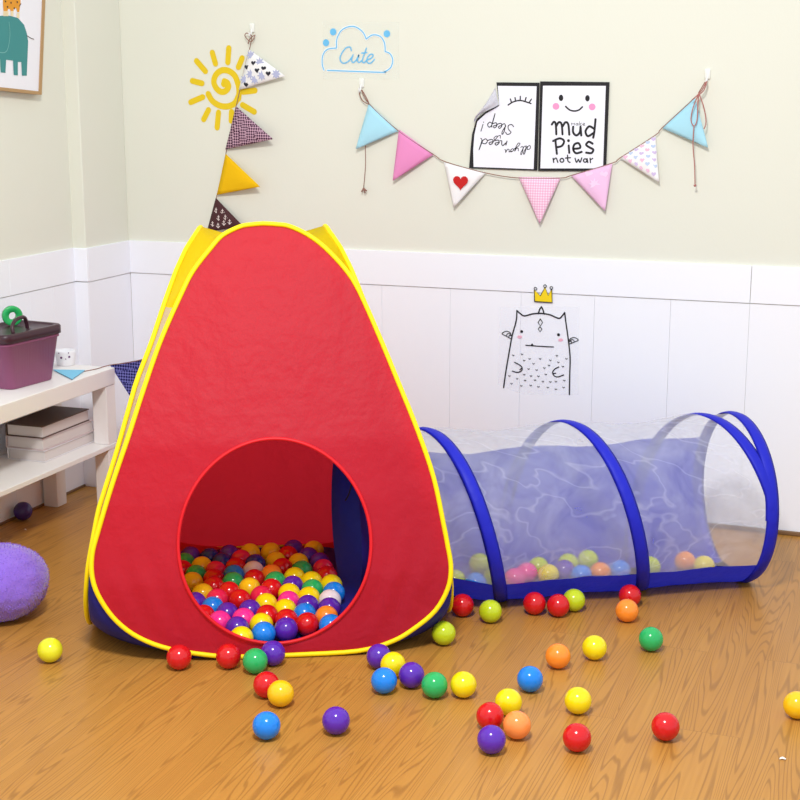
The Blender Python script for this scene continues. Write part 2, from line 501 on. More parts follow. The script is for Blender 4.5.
def band(name, f, wd, m, parent, cap=True):
    """flat hoop tape with a wire inside: f(i) -> (L, angle)"""
    bm = bmesh.new(); rows = []
    for (L, al) in f:
        rows.append([tu(L-wd/2, al, RT_+.0012), tu(L-wd/4, al, RT_+.0045), tu(L, al, RT_+.0058), tu(L+wd/4, al, RT_+.0045), tu(L+wd/2, al, RT_+.0012), tu(L, al, RT_-.001)])
    grid(bm, rows, close_u=True)
    return obj(name, bm, m, parent)
al_start = -70+360*( -(L0+.03) )/(PITCH*1.06)
seq = []
al = -70-360*.30/(PITCH*1.06)*1.0
while True:
    L = hoopL(al)
    if L < L0-.1: break
    if L < Lat(al, .017)+.022: al += 4; continue
    if L <= L1+.05: seq.append((min(L, L1-.008), al))
    al += 4
band('spiral_hoop', seq, .036, strap, tun)
band('end_hoop', [(L1-.006+.018*math.sin(R(a))*0, a) for a in range(0, 364, 4)], .034, strap, tun)
# the tent's sleeve hanging inside its side door
bm = bmesh.new(); rows = []
for i in range(15):
    row = []
    for a in range(0, 360, 6):
        Ls = Lat(a, -.022); L = Ls-(Ls+.755)*i/14
        row.append(tu(L, a, .203-.004*math.sin(i*.9+a*.05)+.008*(i == 14)))
    rows.append(row)
grid(bm, rows, close_u=True)
sl = obj('sleeve', bm, blue, tent)
bm = tie
obj('tie_cord', bm, mat('black_cord', (22, 18, 24), .7), sl)

# ================================================================== BALLS
BR = .028
COLS = {'red': (206, 22, 28), 'yellow': (240, 216, 16), 'lime': (190, 206, 30), 'golden': (240, 190, 20), 'green': (40, 172, 94), 'blue': (22, 128, 226), 'purple': (88, 38, 168), 'orange': (248, 142, 44), 'peach': (252, 146, 74), 'pink': (240, 50, 150), 'white': (228, 220, 226), 'darkblue': (30, 46, 140), 'rose': (220, 36, 80), 'amber': (236, 194, 30)}
BM = {}
def ballmesh(c):
    if c in BM: return BM[c]
    m = mat(c+'_plastic', COLS[c], .16, .5)
    b = pb(m); b.inputs['Subsurface Weight'].default_value = .12; b.inputs['Subsurface Radius'].default_value = (.02, .02, .02); b.inputs['Subsurface Scale'].default_value = .3
    bm = bmesh.new(); bmesh.ops.create_uvsphere(bm, u_segments=40, v_segments=24, radius=BR)
    for v in bm.verts:            # moulding seam and filling nub
        if abs(v.co.z) < 1e-4: v.co *= .9955
        if v.co.z > BR*.999: v.co.z -= .0012
    me = bpy.data.meshes.new('ball_'+c); bm.to_mesh(me); bm.free()
    me.materials.append(m)
    for p in me.polygons: p.use_smooth = True
    BM[c] = me
    return me
def ball(c, p, label, group):
    o = bpy.data.objects.new('ball', ballmesh(c)); COL.objects.link(o)
    o.location = p; o.rotation_euler = (random.uniform(0, 6), random.uniform(0, 6), random.uniform(0, 6))
    return tag(o, label, 'ball', group)
FLOORB = [
 ('lemon', 50, 650, 'yellow plastic ball alone on the floor left of the red tent'),
 ('red', 179, 657, 'red ball at the tent front edge, left one of the two reds there'),
 ('red', 228.5, 656, 'red ball at the tent front edge beside the green ball'),
 ('green', 256, 660.5, 'green ball on the floor touching the front of the red tent'),
 ('purple', 272, 653, 'purple ball partly behind the green ball in front of the tent door'),
 ('red', 267, 685, 'red ball partly hidden behind a golden yellow ball before the tent'),
 ('golden', 280, 693, 'golden yellow ball in front of a red ball before the tent door'),
 ('blue', 266.5, 725.5, 'blue ball lowest in front of the tent door, left of the lone purple ball'),
 ('purple', 336, 720.5, 'purple ball standing alone on the floor in front of the tent'),
 ('purple', 380, 657, 'purple ball near the tent corner, at the back of a five ball cluster'),
 ('yellow', 392, 664, 'yellow ball squeezed between a blue and two purple balls'),
 ('blue', 384, 680.5, 'blue ball at the front left of the cluster by the tent corner'),
 ('purple', 411.5, 675, 'purple ball just left of the green ball on the open floor'),
 ('green', 434.5, 685, 'green ball between a purple ball and a yellow ball on the floor'),
 ('yellow', 463.5, 684.5, 'yellow ball just right of the green ball in the short row'),
 ('lime', 440, 632, 'dull yellow green ball against the right corner of the red tent'),
 ('lime', 473.5, 606.5, 'lime green ball in front of the tunnel to the right of a dark red ball'),
 ('red', 457, 602, 'dark red ball wedged between the tent corner, the tunnel and a lime ball'),
 ('red', 532.5, 601, 'red ball by the tunnel, left one of two reds beside a lime ball'),
 ('red', 560.5, 604.5, 'red ball by the tunnel just in front of a lime ball'),
 ('lime', 569, 598, 'lime ball by the tunnel partly hidden behind a red ball'),
 ('red', 626, 592, 'red ball touching the tunnel behind an orange ball'),
 ('orange', 627, 610.5, 'orange ball in front of the red ball beside the tunnel'),
 ('orange', 558, 656, 'orange ball on the open floor left of a yellow ball'),
 ('yellow', 594.5, 647.5, 'yellow ball on the open floor between an orange and a green ball'),
 ('green', 651, 639, 'green ball on the floor, the farthest right of the three green ones'),
 ('blue', 530, 679, 'blue ball alone on the floor below the orange ball'),
 ('yellow', 508.5, 702, 'yellow ball at the back of the four ball cluster in front'),
 ('red', 490, 716, 'red ball at the left of the four ball cluster in front'),
 ('peach', 517, 725, 'pale orange ball at the right of the four ball cluster in front'),
 ('purple', 491.5, 739.5, 'purple ball at the front of the four ball cluster'),
 ('yellow', 578, 700.5, 'yellow ball straight behind the nearest red ball on the floor'),
 ('red', 577, 737.5, 'red ball nearest the camera, in front of a yellow ball'),
 ('red', 665.5, 726.5, 'red ball alone on the open floor at the right'),
 ('golden', 797, 705, 'golden yellow ball cut off by the right edge of the picture'),
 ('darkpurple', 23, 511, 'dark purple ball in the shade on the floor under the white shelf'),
]
COLS['lemon'] = (228, 224, 40)
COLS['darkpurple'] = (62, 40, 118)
fb = [[c, flo(x, y, BR), l] for c, x, y, l in FLOORB]
for it in range(60):
    for i in range(len(fb)):
        p = fb[i][1]
        # keep clear of the tent hoops and the tunnel
        q = p-TC; lx, ly = q.dot(TA), q.dot(TN)
        if i == 17 and lx < .464: p += TA*(.464-lx)
        if i not in (17, 35):
            if abs(lx) < .34 and ly > -(.447+BR): p -= TN*(ly+.447+BR)*.5
            e = .79-abs(lx)-abs(ly)
            if abs(lx) >= .3 and e > 0: p += (TA*(1 if lx > 0 else -1)-TN)*e*.5
        qq = p-A0; L = qq.dot(TD); dd = qq.dot(TQ)
        if L0 < L < .33 and dd > -(.160 if i == 17 else .185): p -= TQ*(dd+(.160 if i == 17 else .185))
        for j in range(i):
            d = p-fb[j][1]; d.z = 0
            if 0 < d.length < 2*BR+.0005:
                s = (2*BR+.0005-d.length)/2; d.normalize(); p += d*s; fb[j][1] -= d*s
for c, p, l in fb: ball(c, p, l, 'balls scattered on the wood floor')

# balls inside the tent: colour, picture x, picture y of the top of the ball (in tenths of the 8x crops)
PIT_L = [(105, 62, 'purple'), (66, 100, 'green'), (265, 62, 'darkblue'), (430, 62, 'purple'), (345, 105, 'darkblue'), (590, 45, 'amber'), (505, 90, 'rose'), (440, 145, 'red'), (625, 122, 'darkblue'), (640, 165, 'white'), (180, 130, 'amber'), (180, 188, 'green'), (72, 165, 'red'), (315, 165, 'rose'), (480, 185, 'blue'), (450, 235, 'green'), (295, 245, 'red'), (290, 310, 'red'), (620, 225, 'red'), (570, 310, 'amber'), (135, 240, 'amber'), (240, 345, 'amber'), (410, 345, 'red'), (525, 380, 'red'), (360, 395, 'rose'), (190, 410, 'purple'), (305, 440, 'blue'), (480, 480, 'purple'), (270, 505, 'red'), (345, 545, 'pink'), (500, 545, 'pink'), (475, 610, 'purple'), (610, 655, 'blue'), (600, 715, 'yellow')]
PIT_R = [(120, 48, 'amber'), (145, 112, 'amber'), (225, 70, 'red'), (370, 40, 'purple'), (515, 42, 'amber'), (435, 85, 'purple'), (575, 95, 'purple'), (300, 110, 'amber'), (335, 155, 'green'), (470, 130, 'rose'), (180, 165, 'red'), (140, 205, 'orange'), (130, 260, 'green'), (295, 205, 'yellow'), (425, 230, 'yellow'), (590, 215, 'red'), (560, 260, 'yellow'), (265, 290, 'purple'), (395, 320, 'green'), (215, 335, 'yellow'), (325, 375, 'yellow'), (545, 345, 'blue'), (495, 380, 'white'), (195, 415, 'pink'), (100, 310, 'red'), (65, 350, 'rose'), (345, 445, 'purple'), (530, 455, 'purple'), (180, 460, 'yellow'), (330, 500, 'blue'), (510, 515, 'orange'), (355, 575, 'red'), (175, 540, 'red'), (180, 620, 'purple'), (520, 590, 'blue'), (35, 400, 'yellow'), (12, 460, 'purple'), (25, 515, 'red'), (30, 575, 'yellow')]
ZP = .0055+BR
pit = []
for x, y, c in PIT_L: pit.append([c, x/8+180, y/8+540])
for x, y, c in PIT_R: pit.append([c, x/8+260, y/8+540])
for b in pit:
    y = b[2]
    for _ in range(3):
        w = (flo(b[1], y, ZP)-CP).dot(FW); y = b[2]+BR*F/w*.97
    b.append(flo(b[1], y, ZP))
for it in range(400):
    for i in range(len(pit)):
        p = pit[i][3]
        for j in range(i):
            d = p-pit[j][3]; d.z = 0
            if d.length < 2*BR+.0003:
                if d.length < 1e-5: d = V((.001, 0, 0))
                s = (2*BR+.0003-d.length)/2; d.normalize(); p += d*s; pit[j][3] -= d*s
        q = p-TC; lx, ly = q.dot(TA), q.dot(TN)
        lim = .435-BR-.014
        if lx < -lim: p += TA*(-lim-lx)
        if ly < -lim: p += TN*(-lim-ly)
        if ly > .362-BR-.012: p -= TN*(ly-.362+BR+.012)
        e = abs(lx)+abs(ly)-.64
        if e > 0: p -= (TA*(1 if lx > 0 else -1)+TN*(1 if ly > 0 else -1))*e*.5
        qq = p-A0; L = qq.dot(TD); dd = qq.dot(TQ)
        if L > -.755-BR-.004:
            if dd > -(.125+BR) and L > -.735: p -= TQ*min(.01, dd+.125+BR)
            elif dd > -.10: p -= TD*min(.01, L-(-.755-BR-.004))
        p.z = ZP
NAME = {'lime': 'lime', 'golden': 'golden', 'amber': 'yellow', 'rose': 'pink', 'darkblue': 'blue', 'peach': 'orange', 'darkpurple': 'purple'}
ORD = ['leftmost', 'second from the left', 'third from the left', 'fourth from the left', 'fifth from the left', 'sixth from the left', 'seventh from the left', 'eighth from the left', 'ninth from the left', 'tenth from the left']
def sx(p):
    w = p-CP; return w.dot(RT)/w.dot(FW)
pit.sort(key=lambda b: (b[3]-CP).dot(FW))
n = len(pit)
for i, b in enumerate(pit):
    b.append('front' if i < n//3 else 'middle' if i < 2*n//3 else 'back')
for zone in ('front', 'middle', 'back'):
    for cn in ('red', 'yellow', 'blue', 'purple', 'green', 'pink', 'white', 'orange'):
        g = sorted([b for b in pit if b[4] == zone and NAME.get(b[0], b[0]) == cn], key=lambda b: sx(b[3]))
        for i, b in enumerate(g):
            if len(g) == 1: l = 'the only %s ball in the %s rows inside the red tent' % (cn, zone)
            else: l = '%s ball inside the tent, %s rows, %s of the %s ones' % (cn, zone, ORD[i].replace(' from the left', ' from left'), cn)
            ball(b[0], b[3], l, 'balls inside the tent')

# balls inside the tunnel
TB = [(460, 581, 'lime'), (477, 582, 'blue'), (479.5, 567, 'lime'), (493, 580, 'lime'), (529, 574, 'pink'), (513, 578, 'pink'), (539, 569, 'lime'), (551, 573, 'yellow'), (568, 564, 'lime'), (563, 573, 'purple'), (577, 574, 'blue'), (588, 561, 'lime'), (600, 573, 'orange'), (617, 571, 'blue'), (650, 567, 'lime'), (686, 562, 'orange'), (703, 566, 'yellow')]
tb = [[c, flo(x, y, .036)] for x, y, c in TB]
for it in range(200):
    for i in range(len(tb)):
        p = tb[i][1]
        for j in range(i):
            d = p-tb[j][1]
            if d.length < 2*BR+.0003:
                s = (2*BR+.0003-d.length)/2; d.normalize(); p += d*s; tb[j][1] -= d*s
        qq = p-A0; L = qq.dot(TD); dd = qq.dot(TQ)
        dmax = .128
        if dd < -dmax: p += TQ*(-dmax-dd)
        if dd > dmax: p -= TQ*(dd-dmax)
        if L > L1-.04: p -= TD*(L-L1+.04)
        dd = max(-dmax, min(dmax, (p-A0).dot(TQ)))
        rr = RT_-.010-BR
        p.z = max(.0085+BR, ZC-math.sqrt(rr*rr-dd*dd))
for cn in ('yellow', 'blue', 'purple', 'pink', 'orange'):
    g = sorted([b for b in tb if {'lime': 'yellow'}.get(b[0], b[0]) == cn], key=lambda b: sx(b[1]))
    for i, b in enumerate(g):
        l = ('the only %s ball seen through the mesh inside the blue tunnel' % cn) if len(g) == 1 else '%s ball inside the blue mesh tunnel, %s of that colour' % (cn, ORD[i])
        ball(b[0], b[1], l, 'balls inside the tunnel')

# ================================================================== SHELF, LEFT WALL
shw = mat('white_laminate', (238, 234, 232), .45, .35)
SX0, SX1, SY0, SY1 = XL+.007, -2.265, 2.05, 3.65
sh = thing('shelf_unit', 'low white two tier shelf bench standing against the left wall', 'shelf', ((SX0+SX1)/2, (SY0+SY1)/2, 0))
bm = bmesh.new(); box(bm, (SX0, SY0, .395), (SX1, SY1, .445), .002); obj('top_board', bm, shw, sh, False)
bm = bmesh.new(); box(bm, (SX0+.006, SY0+.01, .200), (SX1, SY1-.008, .215), .0015); obj('lower_board', bm, shw, sh, False)
for X in (SX0, SX1-.052):
    for Y in (SY0, SY1-.05):
        bm = bmesh.new(); box(bm, (X, Y, .0), (X+.05, Y+.05, .1998), .002); box(bm, (X, Y, .2152), (X+.05, Y+.05, .3948), .002)
        obj('leg', bm, shw, sh, False)

# purple lidded bin
def rrect(hx, hy, r, n=6):
    out = []
    for cx, cy, a0 in ((hx-r, hy-r, 0), (-hx+r, hy-r, PI/2), (-hx+r, -hy+r, PI), (hx-r, -hy+r, 1.5*PI)):
        for k in range(n+1):
            a = a0+PI/2*k/n; out.append((cx+r*math.cos(a), cy+r*math.sin(a)))
    return out
BC = V((-2.412, 3.352, .445)); BY = R(-6)
def bp(x, y, z):
    x *= 1.03; y *= 1.03
    return BC+V((x*math.cos(BY)-y*math.sin(BY), x*math.sin(BY)+y*math.cos(BY), z*1.02))
def loft(bm, secs, n=6, cap0=True, cap1=True):
    G = grid(bm, [[bp(x, y, z) for x, y in rrect(hx, hy, r, n)] for hx, hy, r, z in secs], close_u=True)
    if cap0: bm.faces.new(G[0][::-1])
    if cap1: bm.faces.new(G[-1])
bn = thing('storage_bin', 'purple plastic bin with a dark lid on the white shelf', 'bin', BC)
bm = bmesh.new()
loft(bm, [(.066, .085, .02, .0005), (.069, .088, .022, .004), (.080, .112, .026, .122), (.083, .116, .027, .123), (.083, .116, .027, .131), (.077, .109, .025, .131), (.066, .085, .02, .012)], cap1=True)
bmesh.ops.recalc_face_normals(bm, faces=bm.faces)
bucketm = mat('plum_plastic', (142, 78, 116), .4, .4)
bumpn = bump(bucketm, 40, .2, .004, 2, (1, 6, .1))
obj('body', bm, bucketm, bn)
bm = bmesh.new()
loft(bm, [(.081, .113, .026, .1312), (.087, .121, .029, .132), (.087, .121, .029, .152), (.084, .118, .028, .156), (.074, .106, .024, .156), (.072, .104, .023, .152)])
darkm = mat('dark_plum_plastic', (62, 34, 46), .35, .45)
lid = obj('lid', bm, darkm, bn)
bm = bmesh.new()
hp = [bp(x, y+.02, z) for x, y, z in ((.055, -.075, .152), (.05, -.072, .17), (.045, -.055, .182), (.04, -.03, .187), (.035, -.005, .184), (.03, .008, .168), (.028, .012, .152))]
#, bp(.05, -.072, .17), bp(.045, -.055, .182), bp(.04, -.03, .187), bp(.035, -.005, .184), bp(.03, .008, .168), bp(.028, .012, .153)]
tube(bm, cr(hp, 5), .0055, 8); obj('handle', bm, darkm, lid)
bm = bmesh.new(); box(bm, (-.012, -.006, -.013), (.012, .008, .013), .003, Matrix.Translation(bp(.03, .122, .136)))
obj('clip', bm, darkm, bn)
# green reel on the lid
bm = bmesh.new()
gc = bp(-.03, .04, .1525+.0285)
ax = V((math.cos(BY-.6), math.sin(BY-.6), 0)); ux = V((-ax.y, ax.x, 0))
prof = [(.011, -.008), (.0265, -.009), (.0285, -.007), (.0285, .007), (.0265, .009), (.011, .008)]
rows = []
for k in range(40):
    a = 2*PI*k/40
    rows.append([gc+(ux*math.cos(a)+V((0, 0, 1))*math.sin(a))*r+ax*h for r, h in prof])
rows.append(rows[0])
grid(bm, rows, close_u=True)
tag(obj('tape_reel', bm, mat('green_plastic', (40, 104, 26), .35, .45)), 'round green reel with a hole standing on the dark bin lid', 'reel')

# small white pot with a face
pc = (flo(57, 366, .445)+flo(76, 368, .445))/2; pc = flo(66, 365, .445)
bm = bmesh.new(); rows = []
for r, z in ((.001, .0), (.024, .0), (.027, .003), (.031, .042), (.031, .046), (.027, .046), (.025, .012), (.001, .011)):
    rows.append([pc+V((r*math.cos(2*PI*k/32), r*math.sin(2*PI*k/32), z)) for k in range(32)])
grid(bm, rows, close_u=True)
potm = mat('white_glaze', (240, 240, 244), .3, .5)
pot = tag(obj('small_pot', bm, potm), 'small white pot with a dotted face behind the purple bin', 'pot')
cd = CP-pc; cd.z = 0; cd.normalize(); cs = V((-cd.y, cd.x, 0))
bm = bmesh.new()
for a, z, r in ((-.42, .028, .0035), (.34, .030, .0034), (.0, .024, .0016), (-.62, .042, .0018), (.28, .0425, .0018)):
    dirn = cd*math.cos(a)+cs*math.sin(a)
    disc(bm, pc+dirn*(.0285+.0035*(z-.003)/.04+.0012)+V((0, 0, z)), r, dirn, n=14)
fo = obj('face_dots', bm, mat('violet_ink', (92, 32, 96), .5), pot, False); fo['label'] = 'dark violet dots of a face'

# stacked books
bcov = [mat('taupe_cover', (92, 72, 62), .6), mat('pale_pink_cover', (206, 188, 190), .6), mat('white_cover', (226, 222, 226), .6)]
page = mat('page_block', (214, 206, 204), .8, .1)
blab = ['taupe covered book on top of the stack on the lower shelf', 'pale pink covered book in the middle of the stack on the lower shelf', 'white covered book at the bottom of the stack on the lower shelf']
bz = .2155
for i, (w, d, h, rz, ox, oy) in enumerate([(.126, .268, .034, .5, -.001, 0.004), (.127, .262, .036, -.6, -.001, .003), (.124, .25, .036, .8, -.002, .0)]):
    lb = blab[2-i]; cv = bcov[2-i]
    cx, cy = -2.327-w/2+ox, 3.352+d/2+oy
    b = thing('book', lb, 'book', (cx, cy, bz), 'books stacked on the lower shelf')
    M = Matrix.Translation((cx, cy, bz)) @ Matrix.Rotation(R(rz), 4, 'Z')
    t = .0028
    bm = bmesh.new(); box(bm, (-w/2+.004, -d/2+.004, t), (w/2-.003, d/2-.004, h-t), .0005, M, 1); obj('page_block', bm, page, b, False)
    bm = bmesh.new(); box(bm, (-w/2, -d/2, 0), (w/2, d/2, t-.0001), .0006, M, 1); box(bm, (-w/2, -d/2, h-t+.0001), (w/2, d/2, h), .0006, M, 1); box(bm, (-w/2, -d/2, t), (-w/2+.003, d/2, h-t), 0, M)
    obj('cover', bm, cv, b, False)
    bz += h+.0004

# fluffy purple cushion
pc = flo(0, 627, 0)
CC = V((-2.050, 2.749, .092))
plush = mat('violet_plush', (140, 104, 214), .9, .1, sheen=.6)
bm = bmesh.new(); bmesh.ops.create_icosphere(bm, subdivisions=5, radius=1)
RX, RZ = .112, .092
for v in bm.verts:
    d = v.co.copy(); f = 1+.035*noise.noise(d*2.1)+.02*noise.noise(d*6)+.012*noise.noise(d*14)
    flat = V((d.x*RX*f, d.y*RX*f, d.z*RZ*f))
    v.co = CC+flat
    if v.co.z < .004: v.co.z = .004
base_faces = list(bm.faces)
rnd = random.Random(7)
for f in base_faces:
    if rnd.random() > .9: continue
    c = f.calc_center_median()
    if c.z < .012: continue
    nn = (c-CC).normalized()
    for _ in range(1):
        dr = (nn+V((rnd.uniform(-.8, .8), rnd.uniform(-.8, .8), rnd.uniform(-.8, .6)))).normalized()
        s = dr.cross(V((rnd.random()-.5, rnd.random()-.5, rnd.random()-.5))).normalized()*.0011
        tip = c+dr*rnd.uniform(.003, .0065); tip.z = max(.002, tip.z)
        bm.faces.new([bm.verts.new(c-s), bm.verts.new(c+s), bm.verts.new(tip)])
cush = tag(obj('cushion', bm, plush), 'round fluffy violet cushion on the floor in front of the shelf', 'cushion')

# paper scraps
for i, (x, y, l) in enumerate([(782.5, 759, 'tiny white paper scrap on the bare floor below the right golden ball'), (25, 530, 'tiny pale scrap on the floor near the dark purple ball')]):
    p = flo(x, y, .001); bm = bmesh.new()
    s = .006 if i == 0 else .004
    grid(bm, [[p+V((-s, -s*.5, 0)), p+V((0, -s*.7, .003)), p+V((s, -s*.4, .001))], [p+V((-s*.8, s*.5, .001)), p+V((0, s*.4, .004)), p+V((s*1.1, s*.6, 0))]])
    tag(obj('paper_scrap', bm, mat('scrap_paper', (240, 236, 228), .8)), l, 'scrap')

# framed animal picture on the left wall (hangs a little crooked)
fb_, ft = left(41.5, 95, .02), left(45.5, 0, .02)
fo_ = .022
def lp(x, y, o): return left(x, y, o)
BLc = (-62, 83.5); BRc = (41.8, 94.8); TRc = (47, -40); TLc = (-57, -64)
pic = thing('framed_picture', 'wood framed picture of a teal elephant hanging on the left wall', 'picture', lp(0, 94, .0)+V((.004, 0, 0)))
corn = [BLc, BRc, TRc, TLc]
cin = []
cx = sum(c[0] for c in corn)/4; cy = sum(c[1] for c in corn)/4
bm = bmesh.new()
def sh_in(c, k): return (c[0]+(cx-c[0])*k, c[1]+(cy-c[1])*k)
O = [lp(*c, fo_) for c in corn]; I = [lp(*sh_in(c, .045), fo_) for c in corn]
Ob = [V((XL+.0005, p.y, p.z)) for p in O]; Ib = [V((XL+.012, p.y, p.z)) for p in I]
vo = [bm.verts.new(p) for p in O]; vi = [bm.verts.new(p) for p in I]; vb = [bm.verts.new(p) for p in Ob]; vk = [bm.verts.new(p) for p in Ib]
for k in range(4):
    j = (k+1) % 4
    bm.faces.new((vo[k], vo[j], vi[j], vi[k])); bm.faces.new((vo[k], vb[k], vb[j], vo[j])); bm.faces.new((vi[k], vi[j], vk[j], vk[k]))
obj('frame', bm, mat('pale_wood_frame', (176, 140, 96), .5), pic, False)
bm = bmesh.new(); prism(bm, [V((XL+.014, lp(*sh_in(c, .043), fo_).y, lp(*sh_in(c, .043), fo_).z)) for c in corn], NL, .004)
pp = obj('print', bm, mat('print_paper', (234, 233, 240), .7), pic, False)
def c1(pts): return [(x/7.27, y/7.27) for x, y in pts]
def onp(pts, o): return [lp(x, y, o) for x, y in pts]
bm = bmesh.new()
body = [(-150, 160), (-80, 125), (0, 115), (60, 112), (130, 130), (175, 180), (195, 240), (205, 300), (200, 420), (195, 550), (160, 550), (155, 450), (130, 450), (130, 548), (100, 545), (95, 440), (45, 435), (40, 530), (5, 526), (0, 430), (-60, 424), (-65, 515), (-110, 510), (-110, 420), (-150, 300)]
poly(bm, onp(c1(body), .0190)[::-1], 0)
poly(bm, onp(c1([(-150, 150), (-210, 180), (-240, 300), (-235, 430), (-215, 428), (-212, 310), (-180, 260), (-150, 300)]), .0190)[::-1], 0)
ribbon(bm, cr(onp(c1([(65, 160), (72, 250), (60, 340), (40, 378), (0, 380), (-40, 350)]), .0196)), .0022, NL, 1)
ribbon(bm, cr(onp(c1([(195, 258), (220, 275), (245, 285)]), .0190)), .0022, NL, 2)
gir = [(20, -60), (145, -60), (150, 20), (140, 88), (125, 88), (118, 60), (100, 62), (98, 85), (78, 85), (72, 65), (58, 66), (52, 110), (28, 110), (22, 40)]
poly(bm, onp(c1(gir), .0188)[::-1], 3)
for x, y in ((40, 10), (80, 20), (125, 15), (55, 50), (105, 60), (100, -20), (50, -30)): disc(bm, lp(x/7.27, y/7.27, .0196), .0030, NL, 2, 10)
for x, y in ((34, 95), (52, 95), (88, 95), (132, 108)): poly(bm, onp(c1([(x-10, y-15), (x+10, y-15), (x+10, y+22), (x-10, y+22)]), .0192)[::-1], 4)
ribbon(bm, onp(c1([(140, 45), (152, 28)]), .019), .003, NL, 2)
ao = obj('animal_artwork', bm, [mat('teal_ink', (62, 138, 138), .7), mat('pale_teal_ink', (120, 180, 176), .7), mat('brown_ink', (66, 50, 44), .7), mat('amber_ink', (222, 150, 44), .7), mat('cream_ink', (232, 214, 176), .7)], pp, False)
ao['label'] = 'teal elephant carrying a spotted amber animal'

# ================================================================== BACK WALL DECALS
def bk(pts, o=.0012): return [back(x, y, o) for x, y in pts]
def c_of(ox, oy, s): return lambda pts: [(ox+x/s, oy+y/s) for x, y in pts]
PX = .00292      # metres per picture pixel on the back wall (near the middle)
def wallpt(x, y, o=.0002): return back(x, y, o)

# sun
sunm = mat('yellow_vinyl', (228, 196, 20), .5, .35)
cs_ = c_of(180, 30, 7.273)
bm = bmesh.new(); off = -.0034
sp = [(322, 372), (345, 385), (352, 415), (330, 445), (295, 448), (262, 420), (246, 375), (262, 325), (305, 293), (355, 298), (396, 330), (418, 380), (430, 440), (425, 500)]
sp2 = [(205, 465), (235, 515), (290, 550), (350, 555), (400, 530), (425, 480)]
ribbon(bm, cr(bk(cs_(sp), off)), .0192, NB)
disc(bm, back(180+320/7.273, 30+392/7.273, off), .0105, NB)
ribbon(bm, cr(bk(cs_(sp2), off)), .0192, NB)
for a, b in (((120, 225), (185, 300)), ((235, 165), (258, 245)), ((355, 132), (348, 235)), ((452, 205), (425, 270)), ((90, 370), (160, 388)), ((78, 525), (165, 488)), ((172, 650), (207, 582)), ((270, 710), (280, 600)), ((455, 545), (540, 595)), ((460, 450), (545, 440)), ((375, 595), (372, 660))):
    ribbon(bm, bk(cs_([a, ((a[0]+b[0])/2, (a[1]+b[1])/2), b]), off), .0185, NB)
tag(obj('sun_decal', bm, sunm, None, False), 'yellow spiral sun sticker on the cream wall behind the bunting', 'wall sticker')

# cloud
cl = c_of(310, 15, 8.0)
cloud = thing('cloud_decal', 'light blue cloud sticker with the word Cute on the cream wall', 'wall sticker', wallpt(358, 75))
bm = bmesh.new(); prism(bm, bk(cl([(100, 55), (715, 55), (715, 515), (105, 515)]), -.0038), NB, .0004)
obj('film', bm, film('clear_film', (240, 246, 242), .06), cloud, False)
bluei = mat('sky_blue_vinyl', (104, 186, 232), .5); pale = mat('white_vinyl', (236, 240, 240), .5)
outl = [[(112, 440), (98, 390), (104, 320), (140, 275), (212, 264)], [(212, 264), (216, 190), (250, 125), (310, 94), (370, 98), (425, 140), (450, 192)], [(450, 192), (500, 160), (560, 170), (595, 220), (602, 292)], [(602, 292), (640, 310), (662, 360), (645, 420), (600, 452), (560, 458), (140, 443)]]
bmh = bmesh.new(); bm = bmesh.new()
for s in outl:
    ribbon(bmh, cr(bk(cl(s), -.0032)), .0085, NB); ribbon(bm, cr(bk(cl(s), -.0028)), .0036, NB)
obj('halo_line', bmh, pale, cloud, False); obj('outline', bm, bluei, cloud, False)
bm = bmesh.new()
for x, y in ((185, 135), (128, 222), (615, 150)): disc(bm, back(310+x/8, 15+y/8, -.0028), .0105, NB)
obj('dots', bm, bluei, cloud, False)
bm = bmesh.new(); bmh = bmesh.new()
cute = [[(330, 285), (322, 258), (290, 262), (255, 305), (240, 350), (262, 385), (305, 372), (340, 330)], [(345, 318), (332, 360), (345, 380), (370, 360), (392, 318), (380, 362), (392, 380), (412, 365)], [(452, 265), (425, 340), (418, 370), (432, 382), (450, 365)], [(412, 305), (455, 300)], [(450, 362), (490, 345), (505, 320), (482, 315), (458, 345), (458, 378), (485, 385), (515, 355)]]
for s in cute:
    ribbon(bmh, cr(bk(cl(s), -.0032)), .0075, NB); ribbon(bm, cr(bk(cl(s), -.0026)), .0038, NB)
obj('lettering', bm, bluei, cloud, False)['label'] = 'handwritten word Cute in light blue'
bmh.free()

# posters
ink = mat('black_ink', (20, 18, 24), .6); sheet = mat('poster_paper', (238, 238, 248), .6); pinkc = mat('pink_ink', (240, 150, 196), .6)
cp_ = c_of(465, 75, 5.333)
def pk(pts, o=.0012): return bk(cp_(pts), o)
mud = thing('poster', 'black edged poster reading make mud pies not war with smiling face', 'poster', wallpt(573, 170), 'posters on the cream wall')
bm = bmesh.new(); prism(bm, pk([(401, 34), (771, 38), (752, 512), (390, 512)], .0006), NB, .001)
sh_ = obj('sheet', bm, ink, mud, False)
bm = bmesh.new(); prism(bm, pk([(416, 57), (751, 58), (736, 498), (402, 498)], .0017), NB, .0003)
obj('white_field', bm, sheet, mud, False)
bm = bmesh.new(); o = .0024
poly(bm, pk(circ(512, 122, 12, 18, 17)[:-1], o)[::-1]); poly(bm, pk(circ(653, 124, 12, 18, 17)[:-1], o)[::-1])
ribbon(bm, cr(pk([(537, 168), (558, 186), (584, 192), (608, 186), (626, 170)], o)), .0045, NB)
obj('smile', bm, ink, mud, False)
for x, y in ((485, 167), (678, 170)):
    bm = bmesh.new(); poly(bm, pk(circ(x, y, 18)[:-1], o)[::-1]); obj('cheek', bm, pinkc, mud, False)
bm = bmesh.new()
